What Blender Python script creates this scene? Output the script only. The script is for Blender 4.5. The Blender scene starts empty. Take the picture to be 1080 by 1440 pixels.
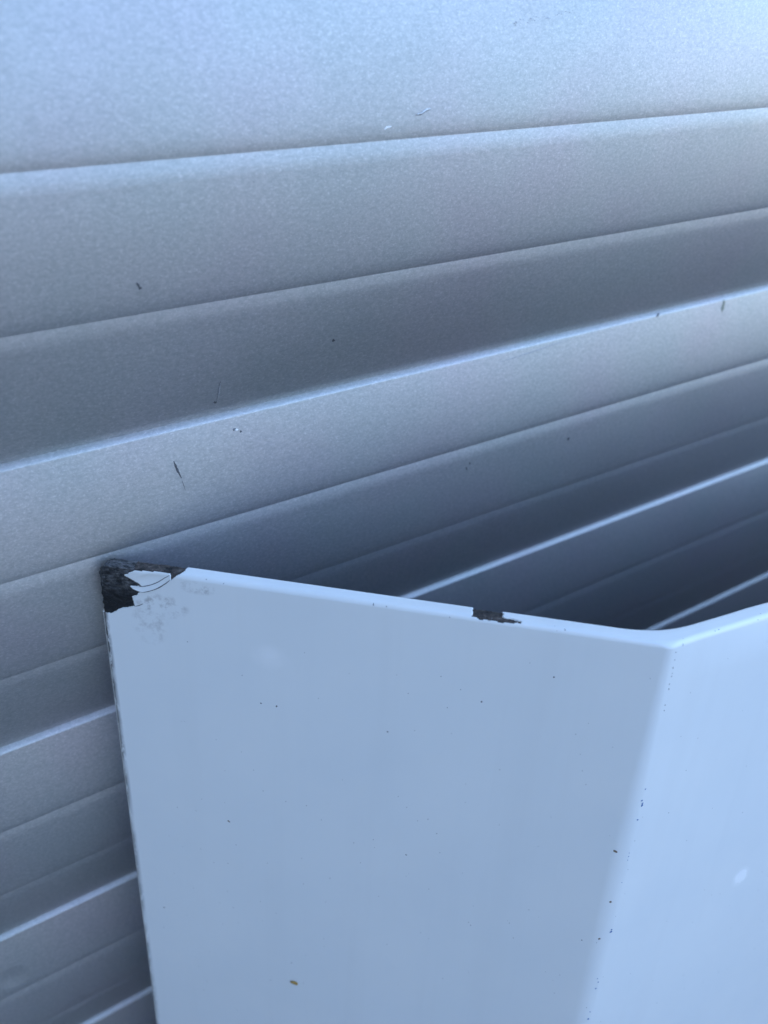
import bpy, bmesh, math, random
from mathutils import Vector, Matrix, noise
R = math.radians
rnd = random.Random(11)
SC = bpy.context.scene
COL = SC.collection

# ------------------------------------------------------------------ camera
YAW, PITCH, ROLL = .5508, .6454, -.044
F = Vector((math.sin(YAW)*math.cos(PITCH), math.cos(YAW)*math.cos(PITCH), -math.sin(PITCH)))
RT = Vector((math.cos(YAW), -math.sin(YAW), 0))
DN = F.cross(RT)
c, s = math.cos(ROLL), math.sin(ROLL)
XR = c*RT + s*DN
YD = -s*RT + c*DN
cam_d = bpy.data.cameras.new('camera')
cam = bpy.data.objects.new('camera', cam_d)
COL.objects.link(cam)
m = Matrix((XR, -YD, -F)).transposed().to_4x4()
m.translation = Vector((0, -.1782, 0))
cam.matrix_world = m
cam_d.sensor_fit = 'VERTICAL'
cam_d.sensor_height = 36
cam_d.lens = 27
cam_d.clip_start = .01
cam_d.clip_end = 2000
cam_d.dof.use_dof = True
cam_d.dof.focus_distance = .215
cam_d.dof.aperture_fstop = 10
SC.camera = cam

# ------------------------------------------------------------------ sky, sun, exposure
SUN_EL, SUN_AZ = R(42), R(30)       # azimuth measured from +y (behind the shutter) towards +x
w = bpy.data.worlds.new('World')
SC.world = w
w.use_nodes = True
nt = w.node_tree
bg = nt.nodes['Background']
sky = nt.nodes.new('ShaderNodeTexSky')
sky.sky_type = 'NISHITA'
sky.sun_disc = False
sky.sun_elevation = SUN_EL
sky.sun_rotation = SUN_AZ
sky.air_density = 1.0
sky.dust_density = 0
sky.ozone_density = 1.0
nt.links.new(sky.outputs[0], bg.inputs[0])
bg.inputs[1].default_value = .15
sd = bpy.data.lights.new('sun', 'SUN')
sd.energy = 3.0
sd.angle = R(.5)
sd.color = (1, .95, .88)
sun = bpy.data.objects.new('sun', sd)
COL.objects.link(sun)
dirv = Vector((math.sin(SUN_AZ)*math.cos(SUN_EL), math.cos(SUN_AZ)*math.cos(SUN_EL), math.sin(SUN_EL)))
sun.rotation_euler = dirv.to_track_quat('Z', 'Y').to_euler()
SC.view_settings.view_transform = 'Standard'
SC.view_settings.look = 'None'
SC.view_settings.gamma = 1
SC.view_settings.exposure = 2.58

# ------------------------------------------------------------------ helpers
def tag(o, label=None, cat=None, kind=None, group=None):
    if label: o['label'] = label
    if cat: o['category'] = cat
    if kind: o['kind'] = kind
    if group: o['group'] = group
    return o

def link(name, me, mat, parent=None, smooth=True):
    o = bpy.data.objects.new(name, me)
    COL.objects.link(o)
    for mm in (mat if isinstance(mat, (list, tuple)) else [mat]):
        me.materials.append(mm)
    if smooth:
        me.polygons.foreach_set('use_smooth', [True]*len(me.polygons))
    if parent: o.parent = parent
    return o

def pymesh(name, verts, faces):
    me = bpy.data.meshes.new(name)
    me.from_pydata([tuple(v) for v in verts], [], faces)
    me.update()
    return me

class Mat:
    def __init__(self, name):
        self.m = bpy.data.materials.new(name)
        self.m.use_nodes = True
        self.t = self.m.node_tree
        self.b = self.t.nodes['Principled BSDF']
    def n(self, kind, **kw):
        x = self.t.nodes.new('ShaderNode'+kind)
        for k, v in kw.items(): setattr(x, k, v)
        return x
    def l(self, a, b): self.t.links.new(a, b)
    def set(self, **kw):
        for k, v in kw.items():
            self.b.inputs[k.replace('_', ' ')].default_value = v
        return self
    def noise(self, vec, scale, detail=2, rough=.5, stretch=None):
        if stretch:
            mp = self.n('Mapping')
            mp.inputs['Scale'].default_value = stretch
            self.l(vec, mp.inputs['Vector'])
            vec = mp.outputs[0]
        x = self.n('TexNoise')
        x.inputs['Scale'].default_value = scale
        x.inputs['Detail'].default_value = detail
        x.inputs['Roughness'].default_value = rough
        self.l(vec, x.inputs['Vector'])
        return x.outputs['Fac']
    def ramp(self, fac, stops):
        x = self.n('ValToRGB')
        els = x.color_ramp.elements
        while len(els) < len(stops): els.new(.5)
        for e, (p, col) in zip(els, stops):
            e.position = p
            e.color = (*col, 1) if isinstance(col, tuple) else (col, col, col, 1)
        self.l(fac, x.inputs[0])
        return x.outputs[0]
    def maprange(self, v, a, b, c, d):
        x = self.n('MapRange')
        for i, q in zip((1, 2, 3, 4), (a, b, c, d)): x.inputs[i].default_value = q
        self.l(v, x.inputs[0])
        return x.outputs[0]
    def math(self, op, a, b=None):
        x = self.n('Math', operation=op)
        for i, q in enumerate((a, b)):
            if q is None: continue
            if isinstance(q, (int, float)): x.inputs[i].default_value = q
            else: self.l(q, x.inputs[i])
        return x.outputs[0]
    def mix(self, fac, a, b, blend='MIX'):
        x = self.n('Mix', data_type='RGBA', blend_type=blend)
        for i, q in ((0, fac), (6, a), (7, b)):
            if isinstance(q, (int, float)): x.inputs[i].default_value = q if i == 0 else (q, q, q, 1)
            elif isinstance(q, tuple): x.inputs[i].default_value = (*q, 1)
            else: self.l(q, x.inputs[i])
        return x.outputs[2]
    def bump(self, h, strength, dist, normal=None):
        x = self.n('Bump')
        x.inputs['Strength'].default_value = strength
        x.inputs['Distance'].default_value = dist
        self.l(h, x.inputs['Height'])
        if normal: self.l(normal, x.inputs['Normal'])
        return x.outputs[0]

# ------------------------------------------------------------------ materials
def mat_slat():
    M = Mat('silver_paint')
    g = M.n('NewGeometry').outputs['Position']
    grain = M.noise(g, 1250, 3, .7, (.62, 1, 1))
    fine = M.noise(g, 2100, 2, .6, (.7, 1, 1))
    wob = M.noise(g, 22, 2, .5, (.35, 1, 1))
    dirt = M.noise(g, 9, 5, .6, (1, 1, 1.6))
    tint = M.noise(g, 26, 1, .5)
    col = M.ramp(tint, [(.3, (.50, .51, .50)), (.5, (.525, .515, .51)), (.7, (.53, .50, .51))])
    col = M.mix(M.maprange(grain, .35, .65, .32, 0), col, (.22, .245, .25))
    col = M.mix(M.maprange(fine, .55, .70, 0, .27), col, (.88, .85, .85))
    col = M.mix(M.maprange(dirt, .5, .8, 0, .16), col, (.30, .29, .27))
    M.l(col, M.b.inputs['Base Color'])
    M.set(Metallic=.84)
    M.l(M.maprange(dirt, .3, .75, .50, .57), M.b.inputs['Roughness'])
    n1 = M.bump(wob, .06, .003)
    for (px, pz, r, dp) in ((-.0123, -.1794, .0030, .0006), (-.050, -.3314, .006, .0008), (-.034, -.3723, .007, .0008)):
        dv = M.n('VectorMath', operation='DISTANCE')
        M.l(g, dv.inputs[0]); dv.inputs[1].default_value = (px, .003, pz)
        n1 = M.bump(M.maprange(dv.outputs['Value'], 0, r, 0, 1), .8, dp, n1)
    n2 = M.bump(grain, .36, .00013, n1)
    M.l(n2, M.b.inputs['Normal'])
    return M.m

def mat_enamel():
    M = Mat('white_enamel')
    uv = M.n('UVMap', uv_map='surface').outputs[0]
    sep = M.n('SeparateXYZ'); M.l(uv, sep.inputs[0])
    a, b = sep.outputs[0], sep.outputs[1]          # metres from the left edge, metres below the top edge
    lo = M.noise(uv, 28, 3, .55)
    col = M.ramp(lo, [(.3, (.80, .815, .805)), (.7, (.765, .79, .79))])
    streak = M.noise(uv, 70, 4, .6, (1, .05, 1))
    col = M.mix(M.maprange(streak, .5, .75, 0, .10), col, (.56, .56, .55))
    # grime rubbed along the left edge
    st = M.noise(uv, 520, 4, .65, (1, .35, 1))
    big = M.noise(uv, 60, 2, .5, (.2, 1, 1))
    band = M.math('MULTIPLY', M.maprange(a, -.0004, .0001, 0, 1), M.maprange(a, .0004, .0017, 1, 0))
    fade = M.maprange(b, .012, .12, 1, .5)
    amt = M.math('MULTIPLY', M.math('MULTIPLY', band, fade),
                 M.math('MULTIPLY', M.maprange(st, .36, .50, 0, 1), M.maprange(big, .34, .52, .3, 1)))
    col = M.mix(amt, col, M.ramp(big, [(.4, (.07, .06, .055)), (.60, (.06, .055, .055)), (.64, (.02, .10, .13)), (.72, (.10, .075, .065))]))
    # yellowed rubbed rim on the left edge
    col = M.mix(M.maprange(a, -.0012, .0002, .55, 0), col, (.62, .58, .52))
    # scuff dust below the broken corner
    d1 = M.noise(uv, 330, 5, .7)
    d2 = M.noise(uv, 85, 3, .5)
    def blob(x0, y0, rx, ry):
        dx = M.math('DIVIDE', M.math('SUBTRACT', a, x0), rx)
        dy = M.math('DIVIDE', M.math('SUBTRACT', b, y0), ry)
        q = M.math('ADD', M.math('MULTIPLY', dx, dx), M.math('MULTIPLY', dy, dy))
        return M.maprange(q, 0, 1, 1, 0)
    bl = M.math('MAXIMUM', blob(.0290, .0024, .0062, .0022), blob(.0180, .0098, .0085, .0042))
    bl = M.math('MAXIMUM', bl, M.math('MULTIPLY', blob(.0140, .0165, .006, .007), .8))
    sm = M.math('MULTIPLY', bl, M.maprange(d1, .47, .66, 0, 1))
    sm = M.math('MULTIPLY', sm, M.maprange(d2, .36, .6, .3, 1))
    col = M.mix(M.math('MULTIPLY', sm, .95), col, (.15, .125, .12))
    # two pale rubbed smudges
    p = M.math('MAXIMUM', blob(.2069, .1033, .0042, .0048), M.math('MULTIPLY', blob(.0491, .0212, .0065, .005), .35))
    p = M.math('MULTIPLY', M.maprange(p, 0, .7, 0, 1), M.maprange(d2, .38, .6, .1, 1))
    col = M.mix(M.math('MULTIPLY', p, .75), col, (.97, .97, .97))
    M.l(col, M.b.inputs['Base Color'])
    rg = M.maprange(lo, .3, .7, .07, .12)
    M.l(M.math('ADD', rg, M.math('MULTIPLY', p, .3)), M.b.inputs['Roughness'])
    M.set(Specular_IOR_Level=.7)
    peel = M.noise(uv, 95, 2, .5)
    wave = M.noise(uv, 11, 2, .5)
    M.l(M.bump(peel, .03, .0006, M.bump(wave, .2, .004)), M.b.inputs['Normal'])
    return M.m

def mat_core():
    M = Mat('dark_core')
    uv = M.n('UVMap', uv_map='surface').outputs[0]
    sep = M.n('SeparateXYZ'); M.l(uv, sep.inputs[0])
    n1 = M.noise(uv, 420, 6, .72, (1, 1.9, 1))
    n2 = M.noise(uv, 150, 3, .6)
    # the upper part of the break is frayed grey, the lower part clean black
    up = M.maprange(sep.outputs[1], .0035, .0090, 1, 0)
    k = M.math('MULTIPLY', M.maprange(n1, .42, .64, 0, 1), M.math('MULTIPLY', up, M.maprange(n2, .32, .58, .25, 1)))
    col = M.mix(k, (.004, .005, .007), (.17, .17, .175))
    M.l(col, M.b.inputs['Base Color'])
    M.set(Roughness=.55)
    M.l(M.bump(n1, .7, .0006), M.b.inputs['Normal'])
    return M.m

def mat_rust():
    M = Mat('rusty_edge')
    uv = M.n('UVMap', uv_map='surface').outputs[0]
    n1 = M.noise(uv, 380, 5, .7)
    col = M.ramp(n1, [(.36, (.010, .010, .011)), (.48, (.045, .038, .035)), (.58, (.085, .068, .060)), (.72, (.22, .20, .185))])
    M.l(col, M.b.inputs['Base Color'])
    M.set(Roughness=.85)
    M.l(M.bump(n1, .8, .0006), M.b.inputs['Normal'])
    return M.m

def mat_plain(name, col, rough=.6, var=.25, scale=900, metallic=0):
    M = Mat(name)
    g = M.n('NewGeometry').outputs['Position']
    n1 = M.noise(g, scale, 3, .6)
    d = tuple(x*(1-var) for x in col)
    u = tuple(min(1, x*(1+var)) for x in col)
    M.l(M.ramp(n1, [(.3, d), (.7, u)]), M.b.inputs['Base Color'])
    M.set(Roughness=rough, Metallic=metallic)
    return M.m

def mat_ground():
    M = Mat('concrete')
    g = M.n('NewGeometry').outputs['Position']
    n1 = M.noise(g, 2.2, 6, .6)
    n2 = M.noise(g, 160, 3, .6)
    col = M.ramp(n1, [(.3, (.15, .148, .145)), (.7, (.22, .217, .21))])
    col = M.mix(M.maprange(n2, .4, .65, 0, .3), col, (.09, .088, .085))
    M.l(col, M.b.inputs['Base Color'])
    M.set(Roughness=.9)
    M.l(M.bump(n2, .5, .004), M.b.inputs['Normal'])
    return M.m

SILVER, ENAMEL, CORE, RUST, GROUND = mat_slat(), mat_enamel(), mat_core(), mat_rust(), mat_ground()
DARK = mat_plain('dark_mark', (.085, .085, .092))
FAINT = mat_plain('faint_scuff', (.36, .365, .38), .45, .25, 900, .7)
GREY = mat_plain('grey_scuff_and_shadow', (.20, .205, .215), .6, .3)
BARE = mat_plain('bare_scratch', (.85, .85, .86), .35)
OLIVE = mat_plain('olive_stain', (.24, .25, .20), .5)
BLUE = mat_plain('blue_paint', (.015, .10, .30), .5)
BROWN = mat_plain('brown_spot', (.16, .115, .075), .8)
BLACK = mat_plain('blue_back', (.045, .105, .27), .5)
SIDE_BLOCK = mat_plain('side_blocker_grey', (.26, .25, .24), .9, .15, 90)
REFLECTION_BROWN = mat_plain('reflection_brown', (.42, .17, .07), .8, .3, 60)
SKY_BLOCK = mat_plain('sky_blocker_dark', (.10, .10, .10), .9, .15, 60)
TAN = mat_plain('tan_debris', (.36, .22, .05), .7)

# ------------------------------------------------------------------ ground
GZ = -.9097
gv = [(-300, -300, GZ), (300, -300, GZ), (300, 300, GZ), (-300, 300, GZ)]
ground = link('ground', pymesh('ground', gv, [(0, 1, 2, 3)]), GROUND, smooth=False)
tag(ground, 'grey concrete ground in front of the shutter', kind='structure')

# ------------------------------------------------------------------ roller shutter
PIT, Z0 = .1, -.1097
RA, RB = -.0313, -.0647
def slat_y(z):
    """depth of the slat face (towards +y is into the wall) at height z below its top edge"""
    u = -z/PIT - .48
    y = .03195*u*u - .0009
    if z > -.0015: y += .0016*((z+.0015)/.0015)**1.8      # shoulder rolling in under the slat above
    for zz in (RA, RB):
        d = z-zz
        if d >= 0: y += .00046*math.exp(-d/.0019)
        else:                                    # lower lip: a straight slope back out of the groove
            q = max(0, 1+d/.0042)
            y += .00046*q**1.45
    return y
def slat_profile():
    zs = set()
    N = 46
    for i in range(N+1): zs.add(round(-.0021 - (PIT-.0021-.0006)*i/N, 6))
    for i in range(13): zs.add(round(-.0020*i/12, 6))
    for zz in (RA, RB):
        for k in (-8, -6, -4.5, -3.2, -2.2, -1.4, -.8, -.4, -.15, 0, .15, .4, .8, 1.4, 2.2, 3.2, 4.5, 6, 8):
            zs.add(round(zz + k*.001, 6))
    front = [(slat_y(z), z) for z in sorted(zs, reverse=True)]
    top = []
    y0, z0 = front[0]
    top = [(y0+.012, z0+.0016), (y0+.0035, z0+.0014), (y0+.0012, z0+.0008)]
    y1, z1 = front[-1]
    bot = [(y1+.0003, z1-.0006), (y1+.0009, z1-.0010), (y1+.002, z1-.0011), (y1+.012, z1-.0011)]
    return top + front + bot
prof = slat_profile()
shutter = bpy.data.objects.new('roller_shutter', None)
COL.objects.link(shutter)
shutter.location = (0, .02, GZ)
tag(shutter, 'silver metal roller shutter of ribbed horizontal slats behind the white panel', 'roller shutter')
X0, X1 = -4.0, 5.0
xs = [X0, -.2, 1.2, X1]
verts, faces = [], []
for x in xs:
    for y, z in prof: verts.append((x, y, z))
P = len(prof)
for i in range(len(xs)-1):
    for j in range(P-1):
        a = i*P + j
        faces.append((a, a+1, a+P+1, a+P))
slat_me = pymesh('slat', verts, faces)
slat_me.materials.append(SILVER)
slat_me.polygons.foreach_set('use_smooth', [True]*len(slat_me.polygons))
slats = {}
for n in range(-20, 8):
    o = bpy.data.objects.new('slat', slat_me)
    COL.objects.link(o)
    o.parent = shutter
    o.location = Vector((0, 0, Z0 - PIT*n)) - shutter.location
    o.rotation_euler = (R(rnd.uniform(-.35, .35)) if n not in (-1, 0, 1) else 0, 0, 0)
    slats[n] = o

def on_slat(x, z, lift=.00006):
    """point on a slat's face in slat space"""
    y = slat_y(z)
    dy = (slat_y(z+.0002) - slat_y(z-.0002))/.0004
    nrm = Vector((0, -1, dy)).normalized()
    return Vector((x, y, z)) + nrm*lift
def stroke(slat, name, pts, width, mat, jag=.25, lift=.00006, taper=True):
    """thin irregular strip along pts (mm, slat space)"""
    P2 = []
    for i in range(len(pts)-1):
        (xa, za), (xb, zb) = pts[i], pts[i+1]
        k = max(2, int(math.hypot(xb-xa, zb-za)/.35))
        for q in range(k + (i == len(pts)-2)):
            t = q/k
            P2.append((xa+(xb-xa)*t, za+(zb-za)*t))
    vs, fs = [], []
    for i, (x, z) in enumerate(P2):
        j0, j1 = max(0, i-1), min(len(P2)-1, i+1)
        dx, dz = P2[j1][0]-P2[j0][0], P2[j1][1]-P2[j0][1]
        L = math.hypot(dx, dz) or 1
        nx, nz = -dz/L, dx/L
        t = i/(len(P2)-1)
        wd = width*.5*(math.sin(math.pi*min(max(t, .06), .94))**.6 if taper else 1)
        w1, w2 = wd*(1+rnd.uniform(-jag, jag)), wd*(1+rnd.uniform(-jag, jag))
        for q, lf in ((-w1, 0), (0, lift*1.8), (w2, 0)):
            vs.append(on_slat((x+nx*q)/1000, (z+nz*q)/1000, lift+lf))
    for i in range(len(P2)-1):
        for q in (0, 1):
            a = i*3+q
            fs.append((a, a+1, a+4, a+3))
    return link(name, pymesh(name, vs, fs), mat, slats[slat])
def blot(slat, name, x, z, rx, rz, mat, lift=.00006):
    vs = [on_slat(x/1000, z/1000, lift*1.6)]
    K = 12
    for k in range(K):
        t = 2*math.pi*k/K
        q = rnd.uniform(.6, 1.15)
        vs.append(on_slat((x+rx*q*math.cos(t))/1000, (z+rz*q*math.sin(t))/1000, lift*.6))
    return link(name, pymesh(name, vs, [(0, 1+k, 1+(k+1) % K) for k in range(K)]), mat, slats[slat])

stroke(-1, 'scratch_or_shadow', [(114.0, -26.25), (115.6, -26.1), (116.9, -25.5), (118.4, -25.15)], .22, GREY, .3)  # grey strip paints the thin shadow under the pale curl
stroke(-1, 'scratch_or_shadow', [(114.3, -25.95), (115.6, -25.8), (116.9, -25.15), (118.3, -24.85)], .42, BARE, .3, .00016)
stroke(-1, 'scratch_or_shadow', [(104.8, -28.75), (106.0, -28.25), (107.0, -28.2)], .5, BARE, .3)
stroke(-1, 'scratch_or_shadow', [(39.4, -56.6), (39.9, -58.0)], .55, DARK)
blot(-1, 'scratch_or_shadow', 40.0, -58.1, .45, .4, DARK)
stroke(-1, 'scratch_or_shadow', [(58.4, -88.6), (57.8, -93.2), (57.3, -95.6)], .6, GREY, .4)
blot(-1, 'scratch_or_shadow', 57.0, -95.7, .55, .5, DARK)
blot(-1, 'scratch_or_shadow', 92.0, -82.8, .45, .5, DARK)
blot(0, 'chip', 61.3, -4.9, .7, .42, GREY)
blot(0, 'chip', 61.9, -5.1, .5, .34, BARE, .00012)
blot(0, 'chip', 63.0, -5.9, .4, .35, DARK)
stroke(0, 'scratch_or_shadow', [(42.6, -9.4), (43.0, -11.9), (43.7, -14.6)], .62, DARK, .3)
stroke(0, 'scratch_or_shadow', [(43.7, -14.6), (44.2, -18.6)], .25, FAINT, .5)
blot(0, 'chip', 189.2, -40.3, .8, .9, DARK)
stroke(0, 'scratch_or_shadow', [(142.0, -38.8), (142.5, -40.2)], .45, DARK)
stroke(0, 'scratch_or_shadow', [(143.3, -37.3), (143.7, -38.3)], .4, DARK)
stroke(0, 'scratch_or_shadow', [(229.0, -1.6), (230.9, -.7)], .6, DARK, .3)
stroke(0, 'stain', [(266.5, -1.2), (266.2, -3.2), (265.5, -5.6)], 1.9, OLIVE, .35)
stroke(0, 'scratch_or_shadow', [(154.9, -4.2), (167.0, -3.6), (186.2, -2.2)], .26, FAINT, .6)
for k in range(26):
    t = rnd.random()
    blot(-1, 'scuff', 142.5 + 22*t + rnd.uniform(-1, 1), -7.6 + 2.6*t + rnd.uniform(-.5, .5), rnd.uniform(.18, .5), rnd.uniform(.08, .2), FAINT)
for k in range(16):                       # stray flecks of dirt
    n = rnd.choice((-1, -1, 0, 0, 1, 2))
    blot(n, 'fleck', rnd.uniform(-30, 330), rnd.uniform(-97, -4), rnd.uniform(.12, .3), rnd.uniform(.1, .26), rnd.choice((FAINT, GREY, FAINT)))

# ------------------------------------------------------------------ unseen wall added beside the shutter to darken the left face
wv = [(-.9, -1.6, GZ+.003), (-.55, -1.6, GZ+.003), (-.55, .012, GZ+.003), (-.9, .012, GZ+.003)]
wv += [(x, y, 2.2) for x, y, z in wv]
side_light_blocker = link('side_light_blocker', pymesh('side_light_blocker', wv, [(0, 1, 5, 4), (1, 2, 6, 5), (2, 3, 7, 6), (3, 0, 4, 7), (4, 5, 6, 7), (3, 2, 1, 0)]), SIDE_BLOCK, smooth=False)
tag(side_light_blocker, 'plain grey wall added out of view left of the panel to block light', 'wall')

# ------------------------------------------------------------------ unseen dark wall added opposite the shutter to hide the low sky
FY, FH = -3.4, .72
fv = [(-5, FY-.2, GZ+.003), (6, FY-.2, GZ+.003), (6, FY, GZ+.003), (-5, FY, GZ+.003)]
fv += [(x, y, FH) for x, y, z in fv]
low_sky_blocker = link('low_sky_blocker', pymesh('low_sky_blocker', fv, [(0, 1, 5, 4), (1, 2, 6, 5), (2, 3, 7, 6), (3, 0, 4, 7), (4, 5, 6, 7), (3, 2, 1, 0)]), SKY_BLOCK, smooth=False)
tag(low_sky_blocker, 'long plain dark wall added out of view opposite the shutter to hide the low sky', 'wall')

# ------------------------------------------------------------------ white folded panel leaning on the shutter
P0 = Vector((.01590991, -.004, -.14082758))
V = Vector((-.11322686, -.18411853, -.97636061)).normalized()
T1 = Vector((.74290182, -.66821283, .03985610)).normalized()
T2 = Vector((.98982713, -.10610955, -.09477880)).normalized()
N1 = V.cross(T1).normalized()
N2 = V.cross(T2).normalized()
AF = .1506                         # fold position along the sheet
ANG = T1.angle(T2)
AEND = 1.25
TH, RF = .0056, .0014              # thickness and edge rounding
base = bpy.data.objects.new('metal_panel', None)
COL.objects.link(base)
BASE = P0 + T1*AF + V*((P0.z + T1.z*AF - GZ)/-V.z)
base.location = BASE
tag(base, 'white enamelled sheet metal panel with a folded face and chipped black corner', 'metal panel')
def bend(b):
    """half the length of the bend: tight at the top edge, wider below"""
    return .0014 + .0022*min(1, max(0, b)/.08)
def frame(a, b=.1, deep=0):
    """front point (on the line b = 0) and outward normal at arc length a"""
    bh = bend(b) + 2.2*deep            # the back of the fold is rounder than its front
    rad = bh/math.tan(ANG/2)
    arc = rad*ANG
    if a <= AF-bh: return P0 + T1*a, N1
    if a >= AF-bh+arc:
        return P0 + T1*AF + T2*(bh + a-(AF-bh+arc)), N2
    t = (a-(AF-bh))/rad
    d = T1*math.cos(t) + (T2 - T1*T1.dot(T2)).normalized()*math.sin(t)
    nn = V.cross(d).normalized()
    sg = 1 if N1.dot(T2) > 0 else -1
    return P0 + T1*(AF-bh) + N1*(sg*rad) - nn*(sg*rad), nn
A0, B0, RC = .0006, .0005, .0022    # where the flat face ends; corner radius
QUART = RF*math.pi/2
FLAT = TH - 2*RF
def place(a, b, sink=0.0):
    """(a, b) in metres on the unrolled sheet, running round its edges -> world point"""
    ca, cb = max(a, A0+RC), max(b, B0+RC)
    ex, ey = a-ca, b-cb
    d = math.hypot(ex, ey)
    out, dep = 0.0, 0.0
    if d > RC:
        ux, uy = ex/d, ey/d
        q = d-RC
        if q < QUART:
            t = q/RF
            out, dep = RF*math.sin(t), RF*(1-math.cos(t))
            out -= sink*math.sin(t); dep += sink*math.cos(t)
        elif q < QUART+FLAT:
            out, dep = RF-sink, RF+(q-QUART)
        elif q < 2*QUART+FLAT:
            t = (q-QUART-FLAT)/RF
            out, dep = RF*math.cos(t), TH-RF+RF*math.sin(t)
            out -= sink*math.cos(t); dep -= sink*math.sin(t)
        else:
            out, dep = -(q-2*QUART-FLAT), TH
        fa, fb = ca + ux*(RC+out), cb + uy*(RC+out)
    else:
        fa, fb, dep = a, b, sink
    p, nn = frame(fa, cb, min(dep, TH))
    # loosened coat beside the broken corner: dished, its lower edge lifted
    if .009 < fa < .0225 and -.001 < fb < .007:
        u = (fa-.0152)/.0065
        v = (fb-(.0030-.0022*u))/.0030
        if u*u+v*v < 1: dep += .0007*(1-u*u-v*v)*(.45-v)
    # the right face rolls gently back towards its top edge
    if fa > AF:
        q = max(0, 1-max(fb, 0)/.012)
        dep += .0012*q*q*min(1, (fa-AF)/.03)*(1+.6*noise.noise((fa*60, fb*40, 4)))
    return p + V*fb - nn*dep
# break shapes, millimetres on the unrolled sheet
CHIP = [(-9, 3.8), (-6, -8), (9.0, -9), (10.3, -1.2), (10.9, 0.0), (9.2, .9), (7.70, 1.83), (9.93, 2.82), (12.13, 4.11), (12.31, 4.68), (9.01, 4.95), (9.87, 5.66), (12.40, 6.16), (10.87, 7.41), (9.46, 8.24), (9.91, 11.21), (5.31, 12.79), (2.18, 14.96), (-9, 14.6)]
RIM = [(9.0, -9), (24.4, -9), (24.4, -1.5), (23.3, -.4), (21.24, 1.42), (21.22, -.62), (18.57, -.75), (15.35, -.55), (11.16, -.25), (9.5, -.2)]
EDGE = [(102.2, -9), (109.5, -9), (110.2, -2.6), (114.3, -1.9), (114.9, -1.5), (114.7, -1.0), (112.6, -.5), (109.1, -.2), (108.4, -.55), (105.5, -.45), (104.3, -.35), (102.5, -.8)]
def inside(poly, x, y):
    r = False
    j = len(poly)-1
    for i in range(len(poly)):
        xi, yi = poly[i]; xj, yj = poly[j]
        if (yi > y) != (yj > y) and x < (xj-xi)*(y-yi)/(yj-yi)+xi: r = not r
        j = i
    return r
def ticks(spec):
    out = [spec[0][0]]
    for a, b, st in spec:
        k = max(1, round((b-a)/st))
        out += [a+(b-a)*(i+1)/k for i in range(k)]
    return out
WRAP = 2*QUART+FLAT
BH = bend(1)
rad = BH/math.tan(ANG/2)
aa = ticks([(-.0078, 0, .0003), (0, .0255, .00019), (.0255, .101, .004), (.101, .1165, .0002), (.1165, AF-.015, .004),
            (AF-.015, AF-.004, .0009), (AF-.004, AF+.004, .0003), (AF+.004, AF+.015, .0009), (AF+.015, .27, .0035), (.27, AEND, .03)])
BMAX = .95
bb = ticks([(-.0078, 0, .00026), (0, .0156, .00019), (.0156, .12, .0045), (.12, BMAX, .05)])
NB = len(bb)
def classify(a, b):
    x, y = a*1000, b*1000
    jx = 1.0*(noise.noise((x*.9, y*.9, 3.1)))*.45 + .3*noise.noise((x*3.2, y*3.2, 9.7))*.6
    jy = 1.0*(noise.noise((x*.9, y*.9, 7.7)))*.45 + .3*noise.noise((x*3.2, y*3.2, 1.3))*.6
    xq, yq = x+jx*.5, y+jy*.5
    if -8 < y < 16 and x < 25.5:
        if inside(CHIP, xq, yq): return 1
        if inside(RIM, xq, yq): return 2
    if y < 2 and 100 < x < 117 and inside(EDGE, x+jx, y+jy*.7): return 3
    return 0
cls = {}
for i in range(len(aa)-1):
    for j in range(NB-1):
        cls[i, j] = classify((aa[i]+aa[i+1])/2, (bb[j]+bb[j+1])/2) if bb[j] < .016 and (aa[i] < .0255 or .1 < aa[i] < .117) else 0
def clampz(p):
    """cut the sheet off level with the ground"""
    if p.z < GZ+.001:
        p = p + V*((GZ+.001-p.z)/V.z)
    return p - BASE
def build(k, name, mat, sink):
    idx, verts, uvs, faces = {}, [], [], []
    def vid(i, j, s=None):
        key = (i, j, s)
        if key not in idx:
            a, b = aa[i], bb[j]
            dsk = sink if s is None else s
            if k and s is None:
                dsk += .00028*noise.noise((a*420, b*900, 2.0*k)) + .00016*noise.noise((a*1500, b*2300, 5.0))
            idx[key] = len(verts)
            verts.append(clampz(place(a, b, dsk)))
            uvs.append((a, b))
        return idx[key]
    for (i, j), q in cls.items():
        if q != k: continue
        faces.append((vid(i, j), vid(i, j+1), vid(i+1, j+1), vid(i+1, j)))
        if k == 0: continue
    if k == 0:
        # broken edge of the coat, down to the core
        for (i, j), q in cls.items():
            if q: continue
            for di, dj, e0, e1 in ((1, 0, (1, 0), (1, 1)), (-1, 0, (0, 1), (0, 0)), (0, 1, (1, 1), (0, 1)), (0, -1, (0, 0), (1, 0))):
                if cls.get((i+di, j+dj), 0):
                    p, r = (i+e0[0], j+e0[1]), (i+e1[0], j+e1[1])
                    faces.append((vid(*p), vid(*r), vid(*r, .0006), vid(*p, .0006)))
        # closed right edge
        p, nn = frame(AEND)
        q = len(verts)
        for b in (B0, BMAX):
            for dd in (0, TH):
                verts.append(clampz(p + V*b - nn*dd)); uvs.append((AEND, b))
        faces.append((q, q+1, q+3, q+2))
    me = pymesh(name, verts, faces)
    ul = me.uv_layers.new(name='surface')
    for lp in me.loops: ul.data[lp.index].uv = uvs[lp.vertex_index]
    return link(name, me, mat, base)
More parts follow.
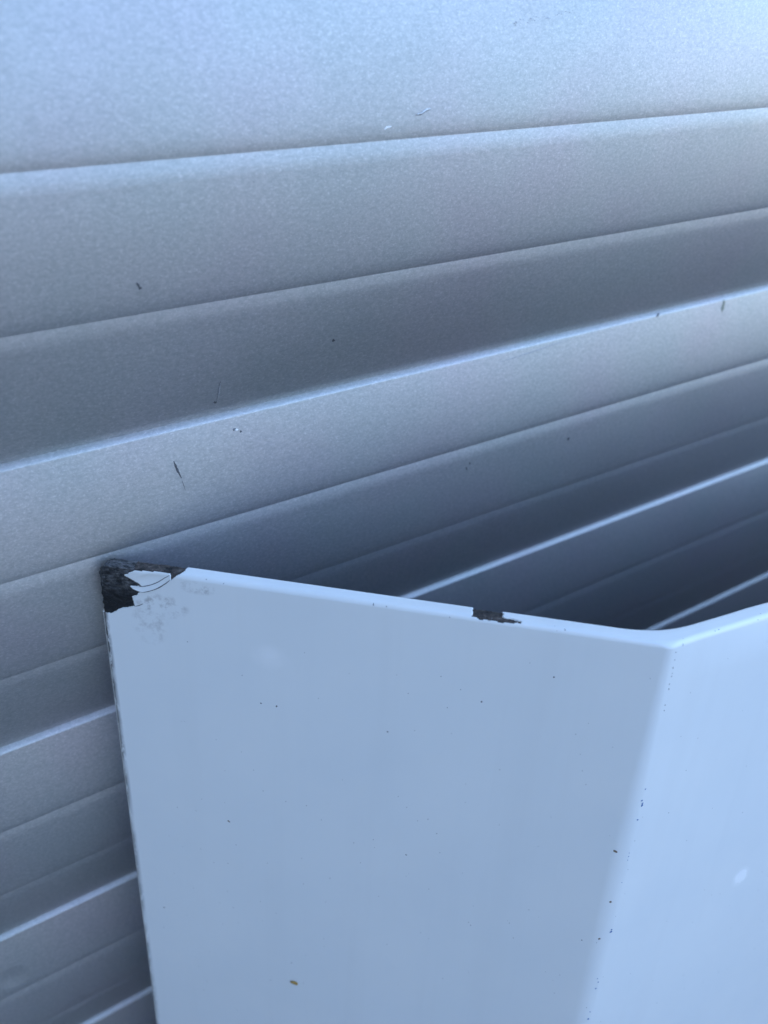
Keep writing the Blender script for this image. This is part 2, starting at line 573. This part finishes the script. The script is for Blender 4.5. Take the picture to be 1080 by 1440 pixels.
def back_sheet():
    verts, faces = [], []
    cols = [A0+.001, .04, .08, .12] + [AF-.016+.004*k for k in range(9)] + [.2, .3, AEND-.001]
    for a in cols:
        p, nn = frame(a, .1, TH-.0014)
        for b in (B0+.002, BMAX):
            verts.append(clampz(p + V*b - nn*(TH+.0004)))
    for i in range(len(cols)-1):
        faces.append((2*i, 2*i+2, 2*i+3, 2*i+1))
    o = link('back_sheet', pymesh('back_sheet', verts, faces), BLACK, base)
    return tag(o, 'blue painted back of the panel facing the shutter')
back_sheet()
def brown_reflection_patch():  # brown patch added out of view to give the slats a warm reflection
    vs, K = [], 28
    for k in range(K):
        t = 2*math.pi*k/K
        q = 1 + .3*noise.noise((math.cos(t)*1.4, math.sin(t)*1.4, 2))
        a, b = .92 + .24*q*math.cos(t), .42 + .22*q*math.sin(t)
        p, nn = frame(a)
        vs.append(p + V*b - nn*(TH+.0012) - BASE)
    o = link('brown_reflection_patch', pymesh('brown_reflection_patch', vs, [tuple(range(K))]), REFLECTION_BROWN, base)
    tag(o, 'brown patch added on the unseen back of the panel for its reflection')
brown_reflection_patch()
sheet = build(0, 'sheet', ENAMEL, 0)
core = build(1, 'broken_corner', CORE, .00045)
tag(core, 'broken black corner where the white coat is gone')
rust = build(2, 'rusty_edge', RUST, .0004)
tag(rust, 'dark bare strip of rim beside the broken corner')
chip = build(3, 'edge_chip', RUST, .0004)
tag(chip, 'brown rusty chip out of the middle of the top edge')

def strip(name, pts, width, mat, lift, jag=.2, dome=.0):
    """thin strip lying on the front of the panel; pts in mm"""
    P2 = []
    for i in range(len(pts)-1):
        k = 5
        for q in range(k + (i == len(pts)-2)):
            t = q/k
            P2.append((pts[i][0]+(pts[i+1][0]-pts[i][0])*t, pts[i][1]+(pts[i+1][1]-pts[i][1])*t))
    vs, fs, uv = [], [], []
    for i, (x, y) in enumerate(P2):
        j0, j1 = max(0, i-1), min(len(P2)-1, i+1)
        dx, dy = P2[j1][0]-P2[j0][0], P2[j1][1]-P2[j0][1]
        L = math.hypot(dx, dy) or 1
        wd = width*.5*max(.15, math.sin(math.pi*i/(len(P2)-1))**.5)
        for q, lf in ((-1, 0), (0, dome), (1, 0)):
            k = q*wd*(1+rnd.uniform(-jag, jag))
            vs.append(place((x-dy/L*k)/1000, (y+dx/L*k)/1000, -(lift+lf)) - BASE)
            uv.append((x/1000, y/1000))
    for i in range(len(P2)-1):
        for q in (0, 1):
            a = i*3+q
            fs.append((a, a+1, a+4, a+3))
    me = pymesh(name, vs, fs)
    ul = me.uv_layers.new(name='surface')
    for lp in me.loops: ul.data[lp.index].uv = uv[lp.vertex_index]
    return link(name, me, mat, base)
def smooth(pts, n=4):
    out = []
    for i in range(len(pts)-1):
        p0, p1, p2, p3 = pts[max(0, i-1)], pts[i], pts[i+1], pts[min(len(pts)-1, i+2)]
        for k in range(n):
            t = k/n
            out.append(tuple(.5*(2*p1[d]+(p2[d]-p0[d])*t+(2*p0[d]-5*p1[d]+4*p2[d]-p3[d])*t*t+(3*p1[d]-p0[d]-3*p2[d]+p3[d])*t**3) for d in (0, 1)))
    return out+[pts[-1]]
A1 = smooth([(9.87, 5.66), (12.40, 6.16), (14.31, 5.66), (17.22, 4.31), (19.68, 2.54), (21.27, 1.07)])
A2 = smooth([(11.6, 4.66), (12.9, 4.45), (14.96, 3.77), (17.38, 2.51), (19.59, .84), (21.21, -.33)])
strip('crack', A1, .30, DARK, .00005, .3)
strip('crack', A2, .24, DARK, .00005, .3)
strip('crack', [(9.91, 11.21), (11.24, 10.74), (12.60, 9.91)], .22, DARK, .00005, .3)
# lifted curl of coat beside the break
def curl():
    vs, fs, uv = [], [], []
    K, W = 40, 5
    for i in range(K+1):
        t = i/K
        f = t*(len(A1)-1); q = min(int(f), len(A1)-2); f -= q
        p = [A1[q][d]+(A1[q+1][d]-A1[q][d])*f for d in (0, 1)]
        f = t*(len(A2)-1); q = min(int(f), len(A2)-2); f -= q
        r = [A2[q][d]+(A2[q+1][d]-A2[q][d])*f for d in (0, 1)]
        p[0] -= .1; p[1] -= .18
        for k in range(W+1):
            u = k/W
            x, y = p[0]+(r[0]-p[0])*u, p[1]+(r[1]-p[1])*u + .12*u
            lf = .00005 + .00042*math.sin(math.pi*(.1+.8*t))*(1-u)**1.3
            vs.append(place(x/1000, y/1000, -lf) - BASE)
            uv.append((.09+x/1000, .2+y/1000))
    for i in range(K):
        for k in range(W):
            a = i*(W+1)+k
            fs.append((a, a+1, a+W+2, a+W+1))
    me = pymesh('paint_curl', vs, fs)
    ul = me.uv_layers.new(name='surface')
    for lp in me.loops: ul.data[lp.index].uv = uv[lp.vertex_index]
    return link('paint_curl', me, ENAMEL, base)
tag(curl(), 'thin lifted curl of white coat beside the broken corner')

def specks(name, spots, mat):
    vs, fs = [], []
    for x, y, rx, ry in spots:
        o = len(vs)
        K = 9
        vs.append(place(x/1000, y/1000, -.00012) - BASE)
        ph = rnd.uniform(0, 6)
        for k in range(K):
            t = 2*math.pi*k/K
            q = rnd.uniform(.65, 1.2)
            dx, dy = rx*q*math.cos(t), ry*q*math.sin(t)
            vs.append(place((x+dx*math.cos(ph)-dy*math.sin(ph))/1000, (y+dx*math.sin(ph)+dy*math.cos(ph))/1000, -.00003) - BASE)
        fs += [(o, o+1+(k+1) % K, o+1+k) for k in range(K)]
    o = link(name, pymesh(name, vs, fs), mat, base)
    return tag(o, kind='stuff')
SPK = [(50.6,37.4),(45.96,37.33),(82.7,39.7),(107.3,24.5),(124.6,13.3),(96.1,18.5),(98.5,28.2),(43.0,62.6),(59.3,72.7),(52.9,72.6),(28.1,104.9),(33.0,103.9),(57.7,95),(76.5,91.7),(58.3,106.1),(43.5,118.5),(48.8,122.3),(33.9,124.1),(8.5,131.6),(66.9,101.1),(53.9,145.2),(22.1,165.6),(20.4,170.9),(36.1,94.9),(98,97),(92.9,70.3),(95.9,68.9),(90.3,84.7),(86.8,62.4),(99.4,118.8),(111.8,108.8),(123.1,104.4),(98.8,73.8),(144.7,105.2),(140.5,122.4),(135.7,41.6),(89.5,65.9),(197.4,71.4),(175.4,73.7),(228.8,150),(211.8,153),(177.9,137.6),(190.4,101.3),(164.6,58.5)]
BIG = {0: .42, 1: .36, 2: .34, 3: .38, 4: .38, 18: .4, 20: .3, 27: .36, 33: .3}
specks('dirt_specks', [(x, y, .8*BIG.get(i, rnd.uniform(.14, .26)), .8*BIG.get(i, .2)*rnd.uniform(.6, 1)) for i, (x, y) in enumerate(SPK)], DARK)
specks('rim_nicks', [(rnd.uniform(26, 235), rnd.uniform(-1.6, .3), rnd.uniform(.1, .34), rnd.uniform(.06, .14)) for k in range(34)], GREY)
specks('faint_specks', [(rnd.uniform(3, 235), rnd.uniform(8, 190), rnd.uniform(.08, .2), rnd.uniform(.08, .15)) for k in range(150)], GREY)
specks('brown_specks', [(34.1, 85.4, .5, .3), (148.4, 67.8, .7, .4), (150.4, 87.8, .42, .36), (149.6, 103.5, .42, .34)], BROWN)
BLU = [(153.1,45.5,.3),(152.8,49.4,.35),(153.2,51.4,.5),(153.3,50.6,.42),(152.9,56.4,.35),(152.7,68.8,.2),(152.8,70.2,.25),(152.8,71.6,.2),(152.6,80.4,.18),(152.9,101.1,.5),(153.0,100.2,.35),(152,121.9,.26),(152.6,123.7,.3),(152.3,126.6,.35),(152.2,137.9,.25),(152.1,141.4,.5)]
specks('blue_paint_specks', [(x, y, r, r*.75) for x, y, r in BLU], BLUE)
FLD = [(152.5,1.6),(152.7,3.9),(152.7,6.2),(152.9,7.9),(152.9,8.8),(152.8,11.1),(153,12.7),(153,17.6),(153.2,19.4)]
specks('fold_specks', [(x, y, rnd.uniform(.2, .34), .16) for x, y in FLD], GREY)

# ------------------------------------------------------------------ crumb stuck on the panel
def crumb():
    bm = bmesh.new()
    bmesh.ops.create_icosphere(bm, subdivisions=2, radius=1)
    p = place(.0551, .1549, 0)
    for v in bm.verts:
        q = v.co
        k = 1 + .35*noise.noise(q*1.7)
        v.co = Vector((q.x*.0017*k*(1-.25*max(0, q.x)), q.y*.00062*k + .0003*q.x*q.x, q.z*.00038*k))
    me = bpy.data.meshes.new('crumb')
    bm.to_mesh(me); bm.free()
    o = link('crumb', me, TAN)
    mm = Matrix((T1, V, N1)).transposed().to_4x4()
    mm.translation = p + N1*.0003
    o.matrix_world = mm @ Matrix.Rotation(R(12), 4, 'Z')
    return o
tag(crumb(), 'tiny yellow brown crumb stuck low on the left face of the white panel', 'crumb')
